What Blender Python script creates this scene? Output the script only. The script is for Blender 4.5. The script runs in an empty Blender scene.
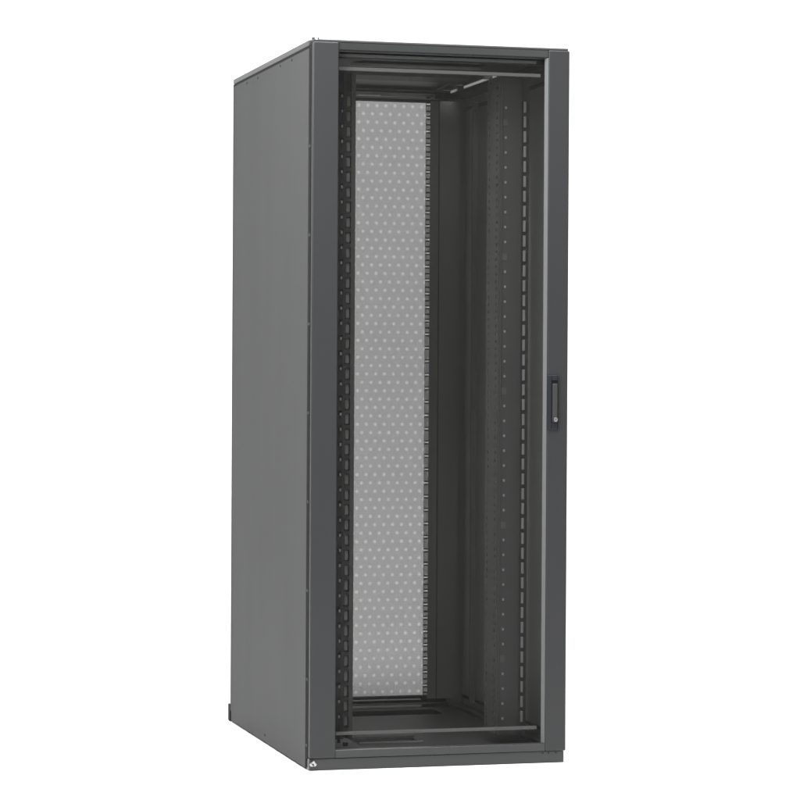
import bpy, bmesh, math, random
from mathutils import Vector, Matrix
random.seed(4)
scene = bpy.context.scene
C = scene.collection

# ------------------------------------------------------------------ sizes (metres)
W, D, H = 0.7806, 1.096, 2.100
U = 0.04445

# ------------------------------------------------------------------ materials
def new_mat(name):
    m = bpy.data.materials.new(name); m.use_nodes = True
    nt = m.node_tree; nt.nodes.clear()
    return m, nt, nt.nodes.new('ShaderNodeOutputMaterial')

def paint(name, col, rough=0.42, spec=0.5, metal=0.0, bump=0.05, scale=900, var=0.025, coat=0.0):
    """powder-coated metal: fine orange-peel bump, slight unevenness of tone and gloss"""
    m, nt, out = new_mat(name)
    N = nt.nodes; L = nt.links
    b = N.new('ShaderNodeBsdfPrincipled')
    b.inputs['Metallic'].default_value = metal
    b.inputs['Specular IOR Level'].default_value = spec
    b.inputs['Coat Weight'].default_value = coat
    tc = N.new('ShaderNodeTexCoord')
    n1 = N.new('ShaderNodeTexNoise'); n1.inputs['Scale'].default_value = 6; n1.inputs['Detail'].default_value = 5
    mp = N.new('ShaderNodeMapping'); mp.inputs['Scale'].default_value = (1, 1, 0.35)
    L.new(tc.outputs['Object'], mp.inputs['Vector']); L.new(mp.outputs['Vector'], n1.inputs['Vector'])
    mix = N.new('ShaderNodeMix'); mix.data_type = 'RGBA'
    mix.inputs[6].default_value = (*[c * (1 - var) for c in col], 1)
    mix.inputs[7].default_value = (*[c * (1 + var) for c in col], 1)
    L.new(n1.outputs['Fac'], mix.inputs[0]); L.new(mix.outputs[2], b.inputs['Base Color'])
    mr = N.new('ShaderNodeMapRange'); mr.inputs[3].default_value = rough - 0.035; mr.inputs[4].default_value = rough + 0.035
    L.new(n1.outputs['Fac'], mr.inputs[0]); L.new(mr.outputs[0], b.inputs['Roughness'])
    n2 = N.new('ShaderNodeTexNoise'); n2.inputs['Scale'].default_value = scale; n2.inputs['Detail'].default_value = 2
    L.new(tc.outputs['Object'], n2.inputs['Vector'])
    bp = N.new('ShaderNodeBump'); bp.inputs['Strength'].default_value = bump; bp.inputs['Distance'].default_value = 0.0006
    L.new(n2.outputs['Fac'], bp.inputs['Height']); L.new(bp.outputs['Normal'], b.inputs['Normal'])
    L.new(b.outputs[0], out.inputs[0])
    return m

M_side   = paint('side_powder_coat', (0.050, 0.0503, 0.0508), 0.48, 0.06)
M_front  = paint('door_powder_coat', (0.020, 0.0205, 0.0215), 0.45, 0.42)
M_gloss  = paint('rail_gloss_coat', (0.026, 0.027, 0.027), 0.28, 0.42)
M_rail_shade  = paint('left_rail_shade', (0.013, 0.014, 0.014), 0.55, 0.3)  # left front rail: the stile's shade put into a blacker colour
M_inner  = paint('inner_powder_coat', (0.026, 0.027, 0.026), 0.55, 0.4)
M_dark   = paint('dark_gasket', (0.012, 0.012, 0.012), 0.7, 0.2)
M_rail   = paint('rail_powder_coat', (0.045, 0.047, 0.045), 0.5, 0.4)
M_tab    = paint('finger_plastic', (0.15, 0.153, 0.15), 0.45, 0.5)
M_hole_light    = paint('hole_light_paint', (0.15, 0.153, 0.15), 0.5, 0.5)  # pale grey for light showing through the mounting holes
M_lit_edge   = paint('lit_edge_paint', (0.13, 0.132, 0.134), 0.32, 0.5)  # lightened in place of light on the stile's inner edge
M_slot   = paint('slot_lining', (0.090, 0.093, 0.090), 0.5, 0.4)
M_brace  = paint('brace_steel', (0.095, 0.097, 0.095), 0.45, 0.5)
M_zinc   = paint('zinc_steel', (0.85, 0.85, 0.84), 0.45, 0.5, metal=0.2)
M_handle = paint('handle_plastic', (0.010, 0.011, 0.016), 0.40, 0.4, bump=0.02)
M_lever  = paint('lever_plastic', (0.030, 0.030, 0.031), 0.35, 0.5, bump=0.02)
M_chrome = paint('chrome', (0.45, 0.44, 0.43), 0.34, 0.5, metal=1.0, bump=0.0)
M_wall   = paint('inner_wall_coat', (0.24, 0.242, 0.235), 0.45, 0.4)
M_deep   = paint('rear_frame_coat', (0.15, 0.152, 0.147), 0.5, 0.4)
M_bar    = paint('bar_steel', (0.42, 0.42, 0.41), 0.4, 0.5)
M_roof   = paint('roof_powder_coat', (0.042, 0.043, 0.044), 0.42, 0.5)

def mesh_mat(name, col, openness, freq, spec=0.4):
    """sheet metal with round perforation finer than the picture can resolve: part metal, part open"""
    m, nt, out = new_mat(name); N = nt.nodes; L = nt.links
    b = N.new('ShaderNodeBsdfPrincipled'); b.inputs['Base Color'].default_value = (*col, 1)
    b.inputs['Roughness'].default_value = 0.5; b.inputs['Specular IOR Level'].default_value = spec
    tr = N.new('ShaderNodeBsdfTransparent')
    tc = N.new('ShaderNodeTexCoord')
    v = N.new('ShaderNodeTexVoronoi'); v.inputs['Scale'].default_value = freq; v.inputs['Randomness'].default_value = 0.1
    L.new(tc.outputs['Object'], v.inputs['Vector'])
    mr = N.new('ShaderNodeMapRange'); mr.inputs[1].default_value = 0.25; mr.inputs[2].default_value = 0.75
    mr.inputs[3].default_value = openness + 0.05; mr.inputs[4].default_value = openness - 0.05
    L.new(v.outputs['Distance'], mr.inputs[0])
    mx = N.new('ShaderNodeMixShader')
    L.new(mr.outputs[0], mx.inputs[0]); L.new(b.outputs[0], mx.inputs[1]); L.new(tr.outputs[0], mx.inputs[2])
    L.new(mx.outputs[0], out.inputs[0])
    return m
M_front_mesh = mesh_mat('front_door_mesh', (0.022, 0.0225, 0.0205), 0.70, 260, 0.12)
M_perf  = mesh_mat('rear_door_mesh', (0.08, 0.08, 0.08), 0.250, 260)
M_perf2 = mesh_mat('rear_door_moire_edge', (0.08, 0.08, 0.08), 0.31, 260)
M_perf3 = mesh_mat('rear_door_moire_dot', (0.08, 0.08, 0.08), 0.375, 260)
M_tick  = mesh_mat('rail_web_mesh', (0.05, 0.05, 0.05), 0.60, 200)

def studio_mat():
    m, nt, out = new_mat('white_studio_paper'); N = nt.nodes; L = nt.links
    b = N.new('ShaderNodeBsdfPrincipled')
    b.inputs['Roughness'].default_value = 0.9; b.inputs['Specular IOR Level'].default_value = 0.1
    tc = N.new('ShaderNodeTexCoord'); n = N.new('ShaderNodeTexNoise'); n.inputs['Scale'].default_value = 3
    r = N.new('ShaderNodeValToRGB')
    r.color_ramp.elements[0].color = (0.86, 0.86, 0.86, 1); r.color_ramp.elements[1].color = (0.90, 0.90, 0.90, 1)
    L.new(tc.outputs['Object'], n.inputs['Vector']); L.new(n.outputs['Fac'], r.inputs[0])
    L.new(r.outputs[0], b.inputs['Base Color']); L.new(b.outputs[0], out.inputs[0])
    return m
M_paper = studio_mat()

# ------------------------------------------------------------------ mesh builder
class MB:
    def __init__(s): s.bm = bmesh.new(); s.mats = []
    def mi(s, m):
        if m not in s.mats: s.mats.append(m)
        return s.mats.index(m)
    def _merge(s, t, m, smooth=False):
        i = s.mi(m)
        me = bpy.data.meshes.new('tmp'); 
        for f in t.faces: f.material_index = i; f.smooth = smooth
        t.to_mesh(me); t.free(); s.bm.from_mesh(me); bpy.data.meshes.remove(me)
    def box(s, x0, x1, y0, y1, z0, z1, m, bev=0.0, seg=2):
        t = bmesh.new(); bmesh.ops.create_cube(t, size=1)
        bmesh.ops.scale(t, vec=(abs(x1-x0), abs(y1-y0), abs(z1-z0)), verts=t.verts)
        bmesh.ops.translate(t, vec=((x0+x1)/2, (y0+y1)/2, (z0+z1)/2), verts=t.verts)
        if bev: bmesh.ops.bevel(t, geom=list(t.edges), offset=bev, segments=seg, profile=0.6, affect='EDGES', clamp_overlap=True)
        s._merge(t, m)
    def cyl(s, c, r, h, axis, m, n=20, bev=0.0, r2=None):
        t = bmesh.new()
        bmesh.ops.create_cone(t, cap_ends=True, segments=n, radius1=r, radius2=(r if r2 is None else r2), depth=h)
        if bev:
            es = [e for e in t.edges if abs(e.verts[0].co.z-e.verts[1].co.z) < 1e-6]
            bmesh.ops.bevel(t, geom=es, offset=bev, segments=2, profile=0.5, affect='EDGES')
        R = {'z': Matrix(), 'y': Matrix.Rotation(math.pi/2, 4, 'X'), 'x': Matrix.Rotation(math.pi/2, 4, 'Y')}[axis]
        bmesh.ops.transform(t, matrix=Matrix.Translation(c) @ R, verts=t.verts)
        s._merge(t, m)
    def prism(s, prof, a0, a1, plane, m):
        """extrude a closed profile; plane 'xz' extrudes along y, 'xy' along z, 'yz' along x"""
        t = bmesh.new()
        def P(u, v, w): return {'xz': (u, w, v), 'xy': (u, v, w), 'yz': (w, u, v)}[plane]
        A = [t.verts.new(P(u, v, a0)) for u, v in prof]; B = [t.verts.new(P(u, v, a1)) for u, v in prof]
        t.faces.new(A); t.faces.new(B[::-1]); n = len(prof)
        for i in range(n): t.faces.new((A[i], B[i], B[(i+1) % n], A[(i+1) % n]))
        bmesh.ops.recalc_face_normals(t, faces=t.faces)
        s._merge(t, m)
    def build(s, name, parent=None, label=None):
        me = bpy.data.meshes.new(name)
        bmesh.ops.remove_doubles(s.bm, verts=s.bm.verts, dist=1e-6) if False else None
        s.bm.to_mesh(me); s.bm.free()
        for m in s.mats: me.materials.append(m)
        o = bpy.data.objects.new(name, me); C.objects.link(o)
        if parent: o.parent = parent
        if label: o['label'] = label
        return o

def dup(o, parent, loc=(0, 0, 0)):
    c = o.copy(); C.objects.link(c); c.parent = parent; c.location = loc
    return c

# ------------------------------------------------------------------ the cabinet
cab = bpy.data.objects.new('server_cabinet', None); C.objects.link(cab)
cab['label'] = 'tall empty black server cabinet with see-through front door and perforated grey rear door'
cab['category'] = 'server cabinet'

# --- inner frame: corner posts and cross members -------------------------------
f = MB()
yA, yB = 0.004, 1.072
def post(x0, x1, y0, y1, inward):
    f.box(x0, x1, y0, y1, 0.030, 2.068, M_deep, 0.002)
post(0.004, 0.050, yA, yA+0.045, 1); post(W-0.050, W-0.004, yA, yA+0.045, -1)
post(0.004, 0.050, yB-0.045, yB, 1); post(W-0.050, W-0.004, yB-0.045, yB, -1)
for z0, z1 in ((0.0345, 0.048), (2.0585, 2.0775)):
    f.box(0.0505, W-0.0505, yA+0.002, yA+0.040, z0, z1, M_inner, 0.002)
    f.box(0.0505, W-0.0505, yB-0.040, yB-0.002, z0, z1, M_inner, 0.002)
    f.box(0.006, 0.040, yA+0.0455, yB-0.0455, z0, z1, M_inner, 0.002)
    f.box(W-0.040, W-0.006, yA+0.0455, yB-0.0455, z0, z1, M_inner, 0.002)
# intermediate uprights against the side walls, with rows of holes, and side braces
for x0, x1 in ((0.012, 0.030), (W-0.030, W-0.012)):
    for y0 in (0.62, 0.86):
        f.box(x0, x1, y0, y0+0.012, 0.066, 2.034, M_deep, 0.001)
frame = f.build('frame', cab)

# --- floor plate and roof with cable openings -----------------------------------
def plate_with_holes(mb, x0, x1, y0, y1, z0, z1, holes, m):
    """horizontal plate with rectangular openings, made of butted strips"""
    ys = sorted({y0, y1, *[h[2] for h in holes], *[h[3] for h in holes]})
    for a, b in zip(ys[:-1], ys[1:]):
        cut = sorted([(h[0], h[1]) for h in holes if h[2] <= a+1e-6 and h[3] >= b-1e-6])
        x = x0
        for c0, c1 in cut:
            if c0 > x+1e-6: mb.box(x, c0, a, b, z0, z1, m)
            x = c1
        if x < x1-1e-6: mb.box(x, x1, a, b, z0, z1, m)
fl = MB()
plate_with_holes(fl, 0.042, W-0.042, yA+0.046, yB-0.046, 0.0345, 0.0375,
                 [(0.215, 0.405, 0.205, 0.31), (0.13, 0.66, 0.84, 0.97)], M_inner)
fl.box(0.210, 0.410, 0.3103, 0.3135, 0.0300, 0.0450, M_rail, 0.001)
fl.box(0.210, 0.410, 0.2010, 0.2047, 0.0376, 0.0440, M_tab, 0.001)
fl.build('floor_plate', cab)

rf = MB()
# crowned lid: top sheet with a turned-down rim
slits = [(0.672, 0.700, 0.430, 0.800), (0.672, 0.700, 0.880, 0.955)]
rf.box(0.000, 0.672, 0.000, D-0.001, 2.0905, 2.1065, M_roof, 0.0035, 3)
rf.box(0.700, W, 0.000, D-0.001, 2.0905, 2.1065, M_roof, 0.0035, 3)
for a_, b_ in ((0.0004, 0.430), (0.800, 0.880), (0.955, D-0.0014)): rf.box(0.668, 0.704, a_, b_, 2.0909, 2.1061, M_roof)
rf.box(0.0045, W-0.0025, -0.0300, -0.0003, 2.0992, 2.1062, M_roof, 0.0030, 3)
roof = rf.build('roof_panel', cab)
r2 = MB()
plate_with_holes(r2, 0.042, W-0.042, yA+0.046, yB-0.046, 2.0785, 2.0815,
                 [(0.20, 0.60, 0.20, 0.285), (0.13, 0.65, 0.72, 0.98)] + slits, M_inner)
r2.box(0.195, 0.605, 0.2853, 0.2885, 2.0700, 2.0784, M_tab, 0.001)
r2.box(0.060, 0.700, 0.4800, 0.4840, 2.0660, 2.0784, M_rail, 0.001)
r2.build('ceiling_plate', roof)
sh = MB()
sh.box(0.003, 0.040, 0.006, D-0.011, 2.0818, 2.0902, M_dark); sh.box(W-0.040, W-0.003, 0.006, D-0.011, 2.0818, 2.0902, M_dark)
sh.box(0.0405, W-0.0405, 0.006, 0.040, 2.0818, 2.0902, M_dark); sh.box(0.0405, W-0.0405, D-0.045, D-0.011, 2.0818, 2.0902, M_dark); sh.build('shadow_gap_gasket', roof)
tr = MB()
tr.box(0.7003, 0.7040, 0.430, 0.800, 2.0700, 2.0780, M_zinc, 0.0008)
tr.box(0.7003, 0.7040, 0.880, 0.955, 2.0700, 2.0780, M_zinc, 0.0008)
tr.build('roof_slit_light', roof, 'pale strip under the roof, standing in for light through the slits')  # pale strips stand in for light leaking through the roof slits
hp = MB(); hp.cyl((0.0155, -0.0160, 2.1090), 0.0105, 0.0050, 'z', M_front, 20, 0.001)
hp.cyl((0.0155, -0.0275, 2.1075), 0.0042, 0.0060, 'y', M_zinc, 16, 0.001); hp.build('hinge_pin', roof)

# --- side panels --------------------------------------------------------------
def side_panel(xo, sgn):
    p = MB()
    x0, x1 = (xo, xo+0.0035) if sgn > 0 else (xo-0.0035, xo)
    z0, z1 = 0.004, 2.0820
    # a shallow pan: outer sheet with folded edges
    xw = (x1+0.0001, x1+0.0010) if sgn > 0 else (x0-0.0010, x0-0.0001)
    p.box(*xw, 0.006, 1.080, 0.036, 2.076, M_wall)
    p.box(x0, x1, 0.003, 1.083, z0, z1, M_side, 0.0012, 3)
    xi = (xo+0.0047, xo+0.012) if sgn > 0 else (xo-0.012, xo-0.0047)
    p.box(*xi, 0.052, 1.020, 0.070, 0.078, M_inner); p.box(*xi, 0.052, 1.020, 2.020, 2.030, M_inner)
    o = p.build('side_panel', cab)
    sc = None
    for y, z in ((0.224, 2.0735), (0.381, 2.0735), (0.708, 2.071), (0.877, 2.0725), (0.555, 0.026)):
        s = MB()
        xx = xo - 0.0006*sgn
        s.cyl((xx, y, z), 0.0034, 0.0030, 'x', M_inner, 14); s.build('screw', o)
    return o
side_panel(0.0, 1); side_panel(W, -1)

# --- plinth, corner bolt and rivets ----------------------------------------------
pl = MB()
pl.box(0.0042, W-0.0042, -0.0300, 0.0025, 0.000, 0.0335, M_gloss, 0.0018)
plinth = pl.build('plinth', cab)
pl = MB(); pl.box(0.0042, W-0.0042, D-0.030, D-0.004, 0.000, 0.0335, M_gloss, 0.0018); pl.build('plinth', cab)
for x in (0.711, 0.729, 0.752):
    r = MB(); r.cyl((x, -0.0303, 0.0285), 0.0022, 0.002, 'y', M_dark, 12); r.build('rivet', plinth)
b = MB()
b.cyl((0.0095, -0.0325, 0.0175), 0.0046, 0.0060, 'y', M_chrome, 6, 0.0008)
b.cyl((0.0205, -0.0325, 0.0175), 0.0052, 0.0060, 'y', M_chrome, 20, 0.0010)
b.box(0.0080, 0.0220, -0.0318, -0.0303, 0.0120, 0.0235, M_chrome, 0.0005)
b.cyl((0.0150, -0.0365, 0.0250), 0.0042, 0.0110, 'y', M_chrome, 16, 0.0010)
b.cyl((0.0152, -0.0375, 0.0172), 0.0018, 0.0120, 'y', M_dark, 12)
b.build('grounding_bolt', cab)
for x in (-0.0015, W-0.0285):
    g = MB(); g.box(x, x+0.030, D-0.0003, D+0.030, 0.000, 0.055, M_dark, 0.002); g.build('foot', cab)

# --- hinge-side gap: gasket strip and clips ---------------------------------------
gk = MB(); gk.box(0.0045, W-0.0045, -0.0085, 0.0022, 0.0337, 0.0380, M_dark)
gk.box(0.0030, 0.0112, -0.0139, 0.0028, 0.0382, 2.0900, M_dark); gk.box(0.0114, 0.030, -0.0085, 0.0022, 0.0382, 2.090, M_dark); gk.box(W-0.030, W-0.0045, -0.0085, 0.0022, 0.0382, 2.090, M_dark)
gk.box(0.0305, W-0.0305, -0.0085, 0.0022, 2.0790, 2.090, M_dark)
gk.build('door_gasket', cab)
for i in range(8):
    z = 0.070 if i == 0 else 0.261 + (i-1)*0.2565
    c = MB(); c.box(0.0012, 0.0075, -0.0141, 0.0022, z-0.004, z+0.004, M_side, 0.0008); c.build('gap_clip', cab)

# --- front door -------------------------------------------------------------------
y0, y1 = -0.035, -0.0095
dx0, dx1, dz0, dz1 = 0.0045, W, 0.0345, 2.0990
sx0, sx1 = 0.081, 0.7160          # inner edges of the stiles
rz0, rz1 = 0.0575, 2.0735         # inner edges of the rails
d = MB()
def frame_ring(mb, outer, inner, ya, yb, mat, r):
    """one welded door frame: outer and inner rectangles with rounded front edges"""
    ox0, ox1, oz0, oz1 = outer; ix0, ix1, iz0, iz1 = inner
    prof = [(-0.0, yb), (-0.0, ya + r)]
    for k in range(1, 5):
        a = k/4*math.pi/2; prof.append((r*(1-math.cos(a)), ya + r*(1-math.sin(a))))
    t = bmesh.new(); rings = []
    def rect(x0, x1, z0, z1, y): return [t.verts.new((x, y, z)) for x, z in ((x0, z0), (x1, z0), (x1, z1), (x0, z1))]
    for o, y in prof: rings.append(rect(ox0+o, ox1-o, oz0+o, oz1-o, y))
    ri = r*0.45
    ri = 0.0035; inn = [(ri+0.0012, ya), (ri, ya+0.0004), (0.0004, ya+ri), (0, ya+ri+0.0012), (0, yb)]
    for o, y in inn: rings.append(rect(ix0-o, ix1+o, iz0-o, iz1+o, y))
    for A, B in zip(rings, rings[1:]+rings[:1]):
        for i in range(4): t.faces.new((A[i], A[(i+1) % 4], B[(i+1) % 4], B[i]))
    bmesh.ops.recalc_face_normals(t, faces=t.faces)
    mb._merge(t, mat)
frame_ring(d, (dx0+0.0070, dx1-0.0070, dz0+0.0008, dz1-0.0008), (sx0, sx1, rz0, rz1), -0.0138, y1, M_front, 0.0006)
door = d.build('front_door', cab)
def stile(x0, x1):
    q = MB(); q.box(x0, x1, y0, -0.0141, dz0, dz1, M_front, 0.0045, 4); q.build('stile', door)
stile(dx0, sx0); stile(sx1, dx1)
q = MB(); q.prism([(-0.0300, 2.0982), (-0.0270, 2.0988), (-0.0141, 2.0988), (-0.0141, 2.0765), (-0.0255, 2.0765), (-0.0290, 2.0790)], sx0+0.0003, sx1-0.0003, 'yz', M_gloss); q.build('top_rail', door)
q = MB(); q.prism([(-0.0335, 0.0350), (-0.0141, 0.0350), (-0.0141, 0.0572), (-0.0328, 0.0572), (-0.0335, 0.0565)], sx0+0.0003, sx1-0.0003, 'yz', M_gloss); q.build('bottom_rail', door)
tm = MB(); tm.prism([(sx1-0.0004, -0.0335), (sx1-0.0004, -0.0143), (sx1-0.0068, -0.0143), (sx1-0.0068, -0.0185)], rz0+0.0004, rz1+0.0026, 'xy', M_lit_edge)
tm.build('lit_edge_strip', door)  # lighter strip imitates the lit inner bevel of the right stile
gp = MB(); gp.mi(M_front_mesh)
gp.bm.faces.new([gp.bm.verts.new(p) for p in ((sx0+0.0004, -0.0105, rz0+0.0004), (sx1-0.0004, -0.0105, rz0+0.0004), (sx1-0.0004, -0.0105, rz1-0.0004), (sx0+0.0004, -0.0105, rz1-0.0004))])
gp.build('see_through_panel', door)
for z in (2.0265, 0.1010):
    br = MB(); br.box(0.088, 0.7000, -0.0060, 0.0030, z-0.0048, z+0.0048, M_brace, 0.001); br.build('door_brace', door)
br = MB(); br.box(0.088, 0.687, -0.0060, 0.0030, 2.0610, 2.0700, M_slot, 0.001); br.build('door_brace', door)

# --- swing handle on the right stile ------------------------------------------------
h = MB()
hx0, hx1, hz0, hz1 = 0.7165, 0.7520, 0.984, 1.143
h.box(hx0, hx0+0.0125, y0-0.0060, y0-0.0004, hz0, hz1, M_handle, 0.0022, 3)
h.box(hx0+0.0128, hx1-0.0045, y0-0.0052, y0-0.0004, hz0, 1.0035, M_handle, 0.0018, 3)
h.box(hx0+0.0128, hx1-0.0045, y0-0.0052, y0-0.0004, 1.1275, hz1, M_handle, 0.0018, 3)
h.box(hx0+0.0128, hx1-0.0045, y0-0.0022, y0-0.0004, 1.0038, 1.1272, M_dark, 0.0004)
h.box(hx1-0.0042, hx1, y0-0.0058, y0-0.0004, hz0, hz1, M_handle, 0.0018, 3)
hb = h.build('door_handle', cab)
lv = MB(); lv.box(hx0+0.0140, hx1-0.0058, y0-0.0105, y0-0.0026, 1.0045, 1.1180, M_lever, 0.0028, 3); lv.build('lever', hb)
lk = MB(); lk.cyl((0.7395, y0-0.0125, 1.0130), 0.0062, 0.0050, 'y', M_chrome, 24, 0.0010)
lk.box(0.7388, 0.7402, y0-0.0153, y0-0.0149, 1.0095, 1.0165, M_dark); lk.build('lock', hb)

# --- mounting rails -------------------------------------------------------------------
def ladder(mb, x0, x1, yy, th, z0, z1, pitch, web, m, m2=None):
    """horizontal webs of a strip of rectangular openings"""
    n = int((z1-z0)/pitch)
    for i in range(n+1):
        z = z0 + i*pitch
        mb.box(x0, x1, yy, yy+th, z-web/2, z+web/2, m)
RZ0, RZ1 = 0.070, 2.030
NU = 42; Z0 = 0.121            # centre of the lowest unit
def front_right():
    p = MB(); yy = 0.100
    p.box(0.6060, 0.6770, yy, yy+0.0025, RZ0, RZ1, M_inner, 0.0006)
    # return flange facing the middle of the cabinet, with its rows of small slots
    p.box(0.6055, 0.6075, yy+0.0027, yy+0.012, RZ0, RZ1, M_rail)
    p.box(0.6055, 0.6075, yy+0.100, yy+0.120, RZ0, RZ1, M_rail)
    p.box(0.6055, 0.6075, yy+0.026, yy+0.090, RZ0, RZ1, M_rail)
    n = int((RZ1-RZ0)/(U/2))
    for i in range(n+1):
        z = RZ0 + i*U/2
        p.box(0.6055, 0.6075, yy+0.0122, yy+0.0258, z, z+U/2*0.62, M_rail)
        p.box(0.6055, 0.6075, yy+0.0902, yy+0.0998, z, z+U/2*0.62, M_rail)
    p.box(0.6125, 0.6140, yy-0.0035, yy-0.0003, RZ0, RZ1, M_rail)     # pressed rib
    p.box(0.6770, 0.7020, yy+0.006, yy+0.0085, RZ0, RZ1, M_inner)     # stepped-back channel behind the fingers
    o = p.build('mounting_rail', cab)
    q = MB(); q.box(0.6830, 0.6905, yy-0.0015, yy+0.005, -0.0165, 0.0165, M_tab, 0.0015)
    finger = q.build('cable_finger', o)
    q = MB(); q.box(0.6230, 0.6295, yy-0.0025, yy-0.0004, -0.0038, 0.0038, M_hole_light, 0.0014)
    boss = q.build('hole_light_boss', o)  # pale boss stands in for light seen through a mounting hole
    for i in range(NU):
        z = Z0 + i*U
        if i == 0: finger.location.z = z; boss.location.z = z - 0.004; continue
        dup(finger, o, (0, 0, z))
        if i % 9 != 4: dup(boss, o, (0, 0, z - 0.004))
    for i in (4, 13, 22, 31, 40):
        z = Z0 + i*U - 0.004
        q = MB(); q.box(0.6175, 0.6330, yy-0.0018, yy-0.0004, z-0.010, z+0.010, M_rail, 0.0004); q.build('unit_plate', o)
    return o
def front_left():
    p = MB(); yy = 0.100
    xa, xb = 0.082, 0.1655
    p.box(xa, 0.1185, yy, yy+0.002, RZ0, RZ1, M_rail_shade)  # darker than the right rail, to imitate shade from the stile
    p.box(0.1285, 0.1362, yy, yy+0.002, RZ0, RZ1, M_rail_shade)
    p.box(0.1522, xb, yy, yy+0.030, RZ0, RZ1, M_inner, 0.0006)
    for i in range(NU+2):
        z = Z0 + (i-1)*U
        p.box(0.1187, 0.1283, yy, yy+0.002, z-0.018, z+0.014, M_rail_shade)         # leaves a small window between webs
        p.box(0.1364, 0.1520, yy, yy+0.002, z-U/2-0.0058, z-U/2+0.0058, M_rail_shade)
    p.box(xa, 0.1520, yy+0.022, yy+0.024, RZ0, RZ1, M_rail_shade)                    # channel back
    o = p.build('mounting_rail', cab)
    q = MB(); q.box(0.1203, 0.1262, yy-0.0045, yy-0.0004, 0.0110, 0.0195, M_hole_light, 0.0014)
    boss = q.build('hole_light_boss', o)  # pale boss in place of the light behind a rail hole
    q = MB(); q.box(0.1380, 0.1508, yy+0.004, yy+0.0212, -0.0150, 0.0150, M_slot, 0.0040)
    lin = q.build('slot_lining', o)
    for i in range(NU):
        z = Z0 + i*U
        if i == 0: boss.location.z = z; lin.location.z = z; continue
        dup(boss, o, (0, 0, z)); dup(lin, o, (0, 0, z))
    return o
def rear(x_in, sgn):
    """sgn +1: the rail on the right, whose open edge faces the middle"""
    p = MB(); yy = 0.946
    X = lambda a: x_in + sgn*a
    def bx(a, b, ya, yb, z0, z1, m): p.box(min(X(a), X(b)), max(X(a), X(b)), ya, yb, z0, z1, m)
    z0, z1 = 0.075, 2.042
    bx(0.0040, 0.0048, yy, yy+0.002, z0, z1, M_rail)
    bx(0.0192, 0.1200, yy, yy+0.002, z0, z1, M_deep)
    bx(0.0480, 0.0500, yy-0.006, yy-0.0002, z0, z1, M_rail)
    n = int((z1-z0)/U)
    for i in range(n+1):
        z = z0 + i*U
        bx(0.0050, 0.0190, yy, yy+0.002, z-0.0068, z-0.0026, M_dark)
        bx(0.0050, 0.0190, yy, yy+0.002, z+0.0026, z+0.0068, M_dark)
        bx(0.0050, 0.0190, yy+0.0005, yy+0.0012, z+0.0069, min(z+U-0.0069, z1), M_tick)
        if i > n*0.6 or i < 9: bx(0.0050, 0.0190, yy, yy+0.002, z+0.0190, z+0.0235, M_dark)
    return p.build('mounting_rail', cab)
front_right(); front_left(); rear(0.6105, 1); rear(0.1700, -1)

# --- rear door: frame plus perforated panel --------------------------------------------
rd = MB()
ry0, ry1 = D-0.0105, D-0.0005
frame_ring(rd, (0.000, W, 0.036, 2.0895), (0.100, 0.686, 0.0700, 2.0500), ry0, ry1, M_front, 0.002)
rdo = rd.build('rear_door', cab)
pp = MB(); t = bmesh.new()
# sheet with staggered octagons, more open to mimic bright moire dots, brick-like cell grid
cx, rzp = 0.0309, 0.02775
px0, px1, pz0, pz1 = 0.100, 0.686, 0.070, 2.0500
ncol = round((px1-px0)/cx); nrow = round((pz1-pz0)/rzp)
cx = (px1-px0)/ncol; rzp = (pz1-pz0)/nrow
r = 0.0072; ri = 0.0044; yy = D-0.006
def quad(x0, x1, z0, z1):
    t.faces.new([t.verts.new((x, yy, z)) for x, z in ((x0, z0), (x1, z0), (x1, z1), (x0, z1))])
for j in range(nrow):
    z0 = pz0 + j*rzp; z1 = z0 + rzp; off = 0.5*cx if j % 2 else 0.0
    if off: quad(px0, px0+off, z0, z1)
    n = ncol - (1 if off else 0)
    for i in range(n):
        x0 = px0 + off + i*cx; x1 = x0 + cx; mx, mz = (x0+x1)/2, (z0+z1)/2
        outer = [(x1, mz), (x1, z1), (mx, z1), (x0, z1), (x0, mz), (x0, z0), (mx, z0), (x1, z0)]
        O = [t.verts.new((x, yy, z)) for x, z in outer]
        I = [t.verts.new((mx+r*math.cos(k*math.pi/4), yy, mz+r*math.sin(k*math.pi/4))) for k in range(8)]
        J = [t.verts.new((mx+ri*math.cos(k*math.pi/4), yy, mz+ri*math.sin(k*math.pi/4))) for k in range(8)]
        for k in range(8):
            t.faces.new((O[k], O[(k+1) % 8], I[(k+1) % 8], I[k]))
            t.faces.new((I[k], I[(k+1) % 8], J[(k+1) % 8], J[k])).material_index = 1
        t.faces.new(J).material_index = 2
    if off: quad(px1-off, px1, z0, z1)
bmesh.ops.remove_doubles(t, verts=t.verts, dist=1e-5)
pp.mats = [M_perf, M_perf2, M_perf3]
me_ = bpy.data.meshes.new('tmp'); t.to_mesh(me_); t.free(); pp.bm.from_mesh(me_); bpy.data.meshes.remove(me_)
pp.build('perforated_panel', rdo)
lp = MB()
lp.box(0.12, 0.668, 1.0225, 1.0295, 2.0600, 2.0740, M_bar, 0.002)
lp.build('stiffener_bar', rdo)
lp = MB(); lp.box(0.12, 0.632, 1.0225, 1.0295, 0.0385, 0.0455, M_bar, 0.001)
lp.build('stiffener_bar', rdo)
lp = MB(); lp.box(0.12, 0.630, 1.0225, 1.0295, 0.0625, 0.0660, M_bar, 0.001); lp.build('stiffener_bar', rdo)
lp = MB(); lp.box(0.403, 0.479, 1.0180, 1.0222, 2.0595, 2.0650, M_zinc, 0.001); lp.build('bar_highlight', rdo)  # pale strip stands in for the highlight on the top stiffener bar

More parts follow.
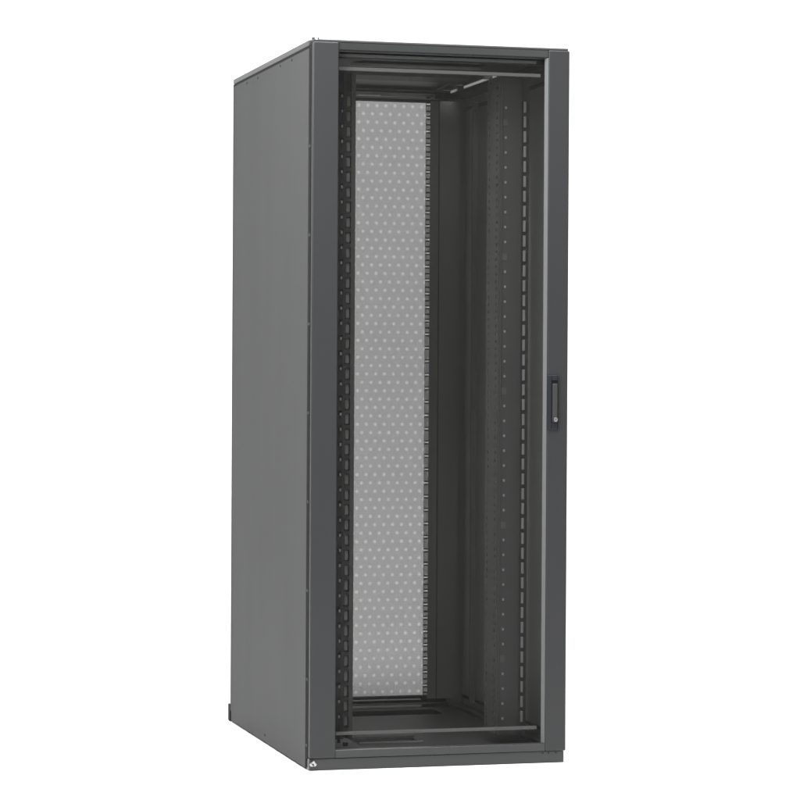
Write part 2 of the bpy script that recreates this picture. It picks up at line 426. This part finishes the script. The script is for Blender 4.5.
# ------------------------------------------------------------------ the studio sweep
st = bmesh.new()
R = 1.2; yb = 5.5
prof = [(-5.0, 0.0), (yb-R, 0.0)] + [(yb-R+R*math.sin(k/16*math.pi/2), R*(1-math.cos(k/16*math.pi/2))) for k in range(1, 17)] + [(yb, 7.0)]
A = [st.verts.new((-6.0, y, z)) for y, z in prof]; B = [st.verts.new((7.5, y, z)) for y, z in prof]
for i in range(len(prof)-1):
    fc = st.faces.new((A[i], B[i], B[i+1], A[i+1])); fc.smooth = True
me = bpy.data.meshes.new('floor'); st.to_mesh(me); st.free(); me.materials.append(M_paper)
fo = bpy.data.objects.new('floor', me); C.objects.link(fo); fo['kind'] = 'structure'; fo.location.z = -0.001

# ------------------------------------------------------------------ light
w = bpy.data.worlds.new('World'); scene.world = w; w.use_nodes = True
bg = w.node_tree.nodes['Background']; bg.inputs[0].default_value = (1, 1, 1, 1); bg.inputs[1].default_value = 0.30
def area(name, loc, target, sx, sy, power, col=(1, 1, 1)):
    l = bpy.data.lights.new(name, 'AREA'); l.shape = 'RECTANGLE'; l.size = sx; l.size_y = sy; l.energy = power; l.color = col
    o = bpy.data.objects.new(name, l); C.objects.link(o); o.location = loc
    o.rotation_euler = (Vector(target)-Vector(loc)).to_track_quat('-Z', 'Y').to_euler()
    return o
area('backdrop_softbox', (2.0, 2.6, 6.0), (2.0, 5.2, 0.6), 9.5, 2.0, 320)
area('top_softbox', (0.4, -1.5, 5.2), (0.4, -0.5, 0), 3, 2.6, 420)
area('key_softbox', (-1.9, -1.7, 3.1), (0.1, 0.1, 1.8), 1.2, 1.6, 105)
area('side_accent', (-1.35, -1.0, 2.9), (0.0, 0.1, 1.9), 0.7, 0.7, 50)  # added accent lamp, brightens the upper front of the side panel
area('front_softbox', (2.75, -4.7, 2.75), (0.7, 0.0, 2.0), 1.2, 1.0, 22)

# ------------------------------------------------------------------ camera
cxx, cyy, czz, ya, pi_, ro, fpx = (-1.7426, -7.5214, 1.1464, 0.2624, -0.0100, 0.0055, 2672.514)
fw = Vector((math.sin(ya)*math.cos(pi_), math.cos(ya)*math.cos(pi_), math.sin(pi_)))
rt = Vector((math.cos(ya), -math.sin(ya), 0)); up = rt.cross(fw)
r2v = math.cos(ro)*rt + math.sin(ro)*up; u2v = -math.sin(ro)*rt + math.cos(ro)*up
cam = bpy.data.cameras.new('camera'); co = bpy.data.objects.new('camera', cam); C.objects.link(co)
m3 = Matrix((r2v, u2v, -fw)).transposed(); co.matrix_world = Matrix.Translation((cxx, cyy, czz)) @ m3.to_4x4()
cam.sensor_width = 36; cam.lens = fpx/800*36; cam.clip_end = 100
scene.camera = co
scene.render.engine = 'CYCLES'
scene.cycles.max_bounces = 10; scene.cycles.transparent_max_bounces = 16
vs_ = scene.view_settings; vs_.view_transform = 'Standard'; vs_.look = 'None'; vs_.exposure = 0; vs_.gamma = 1
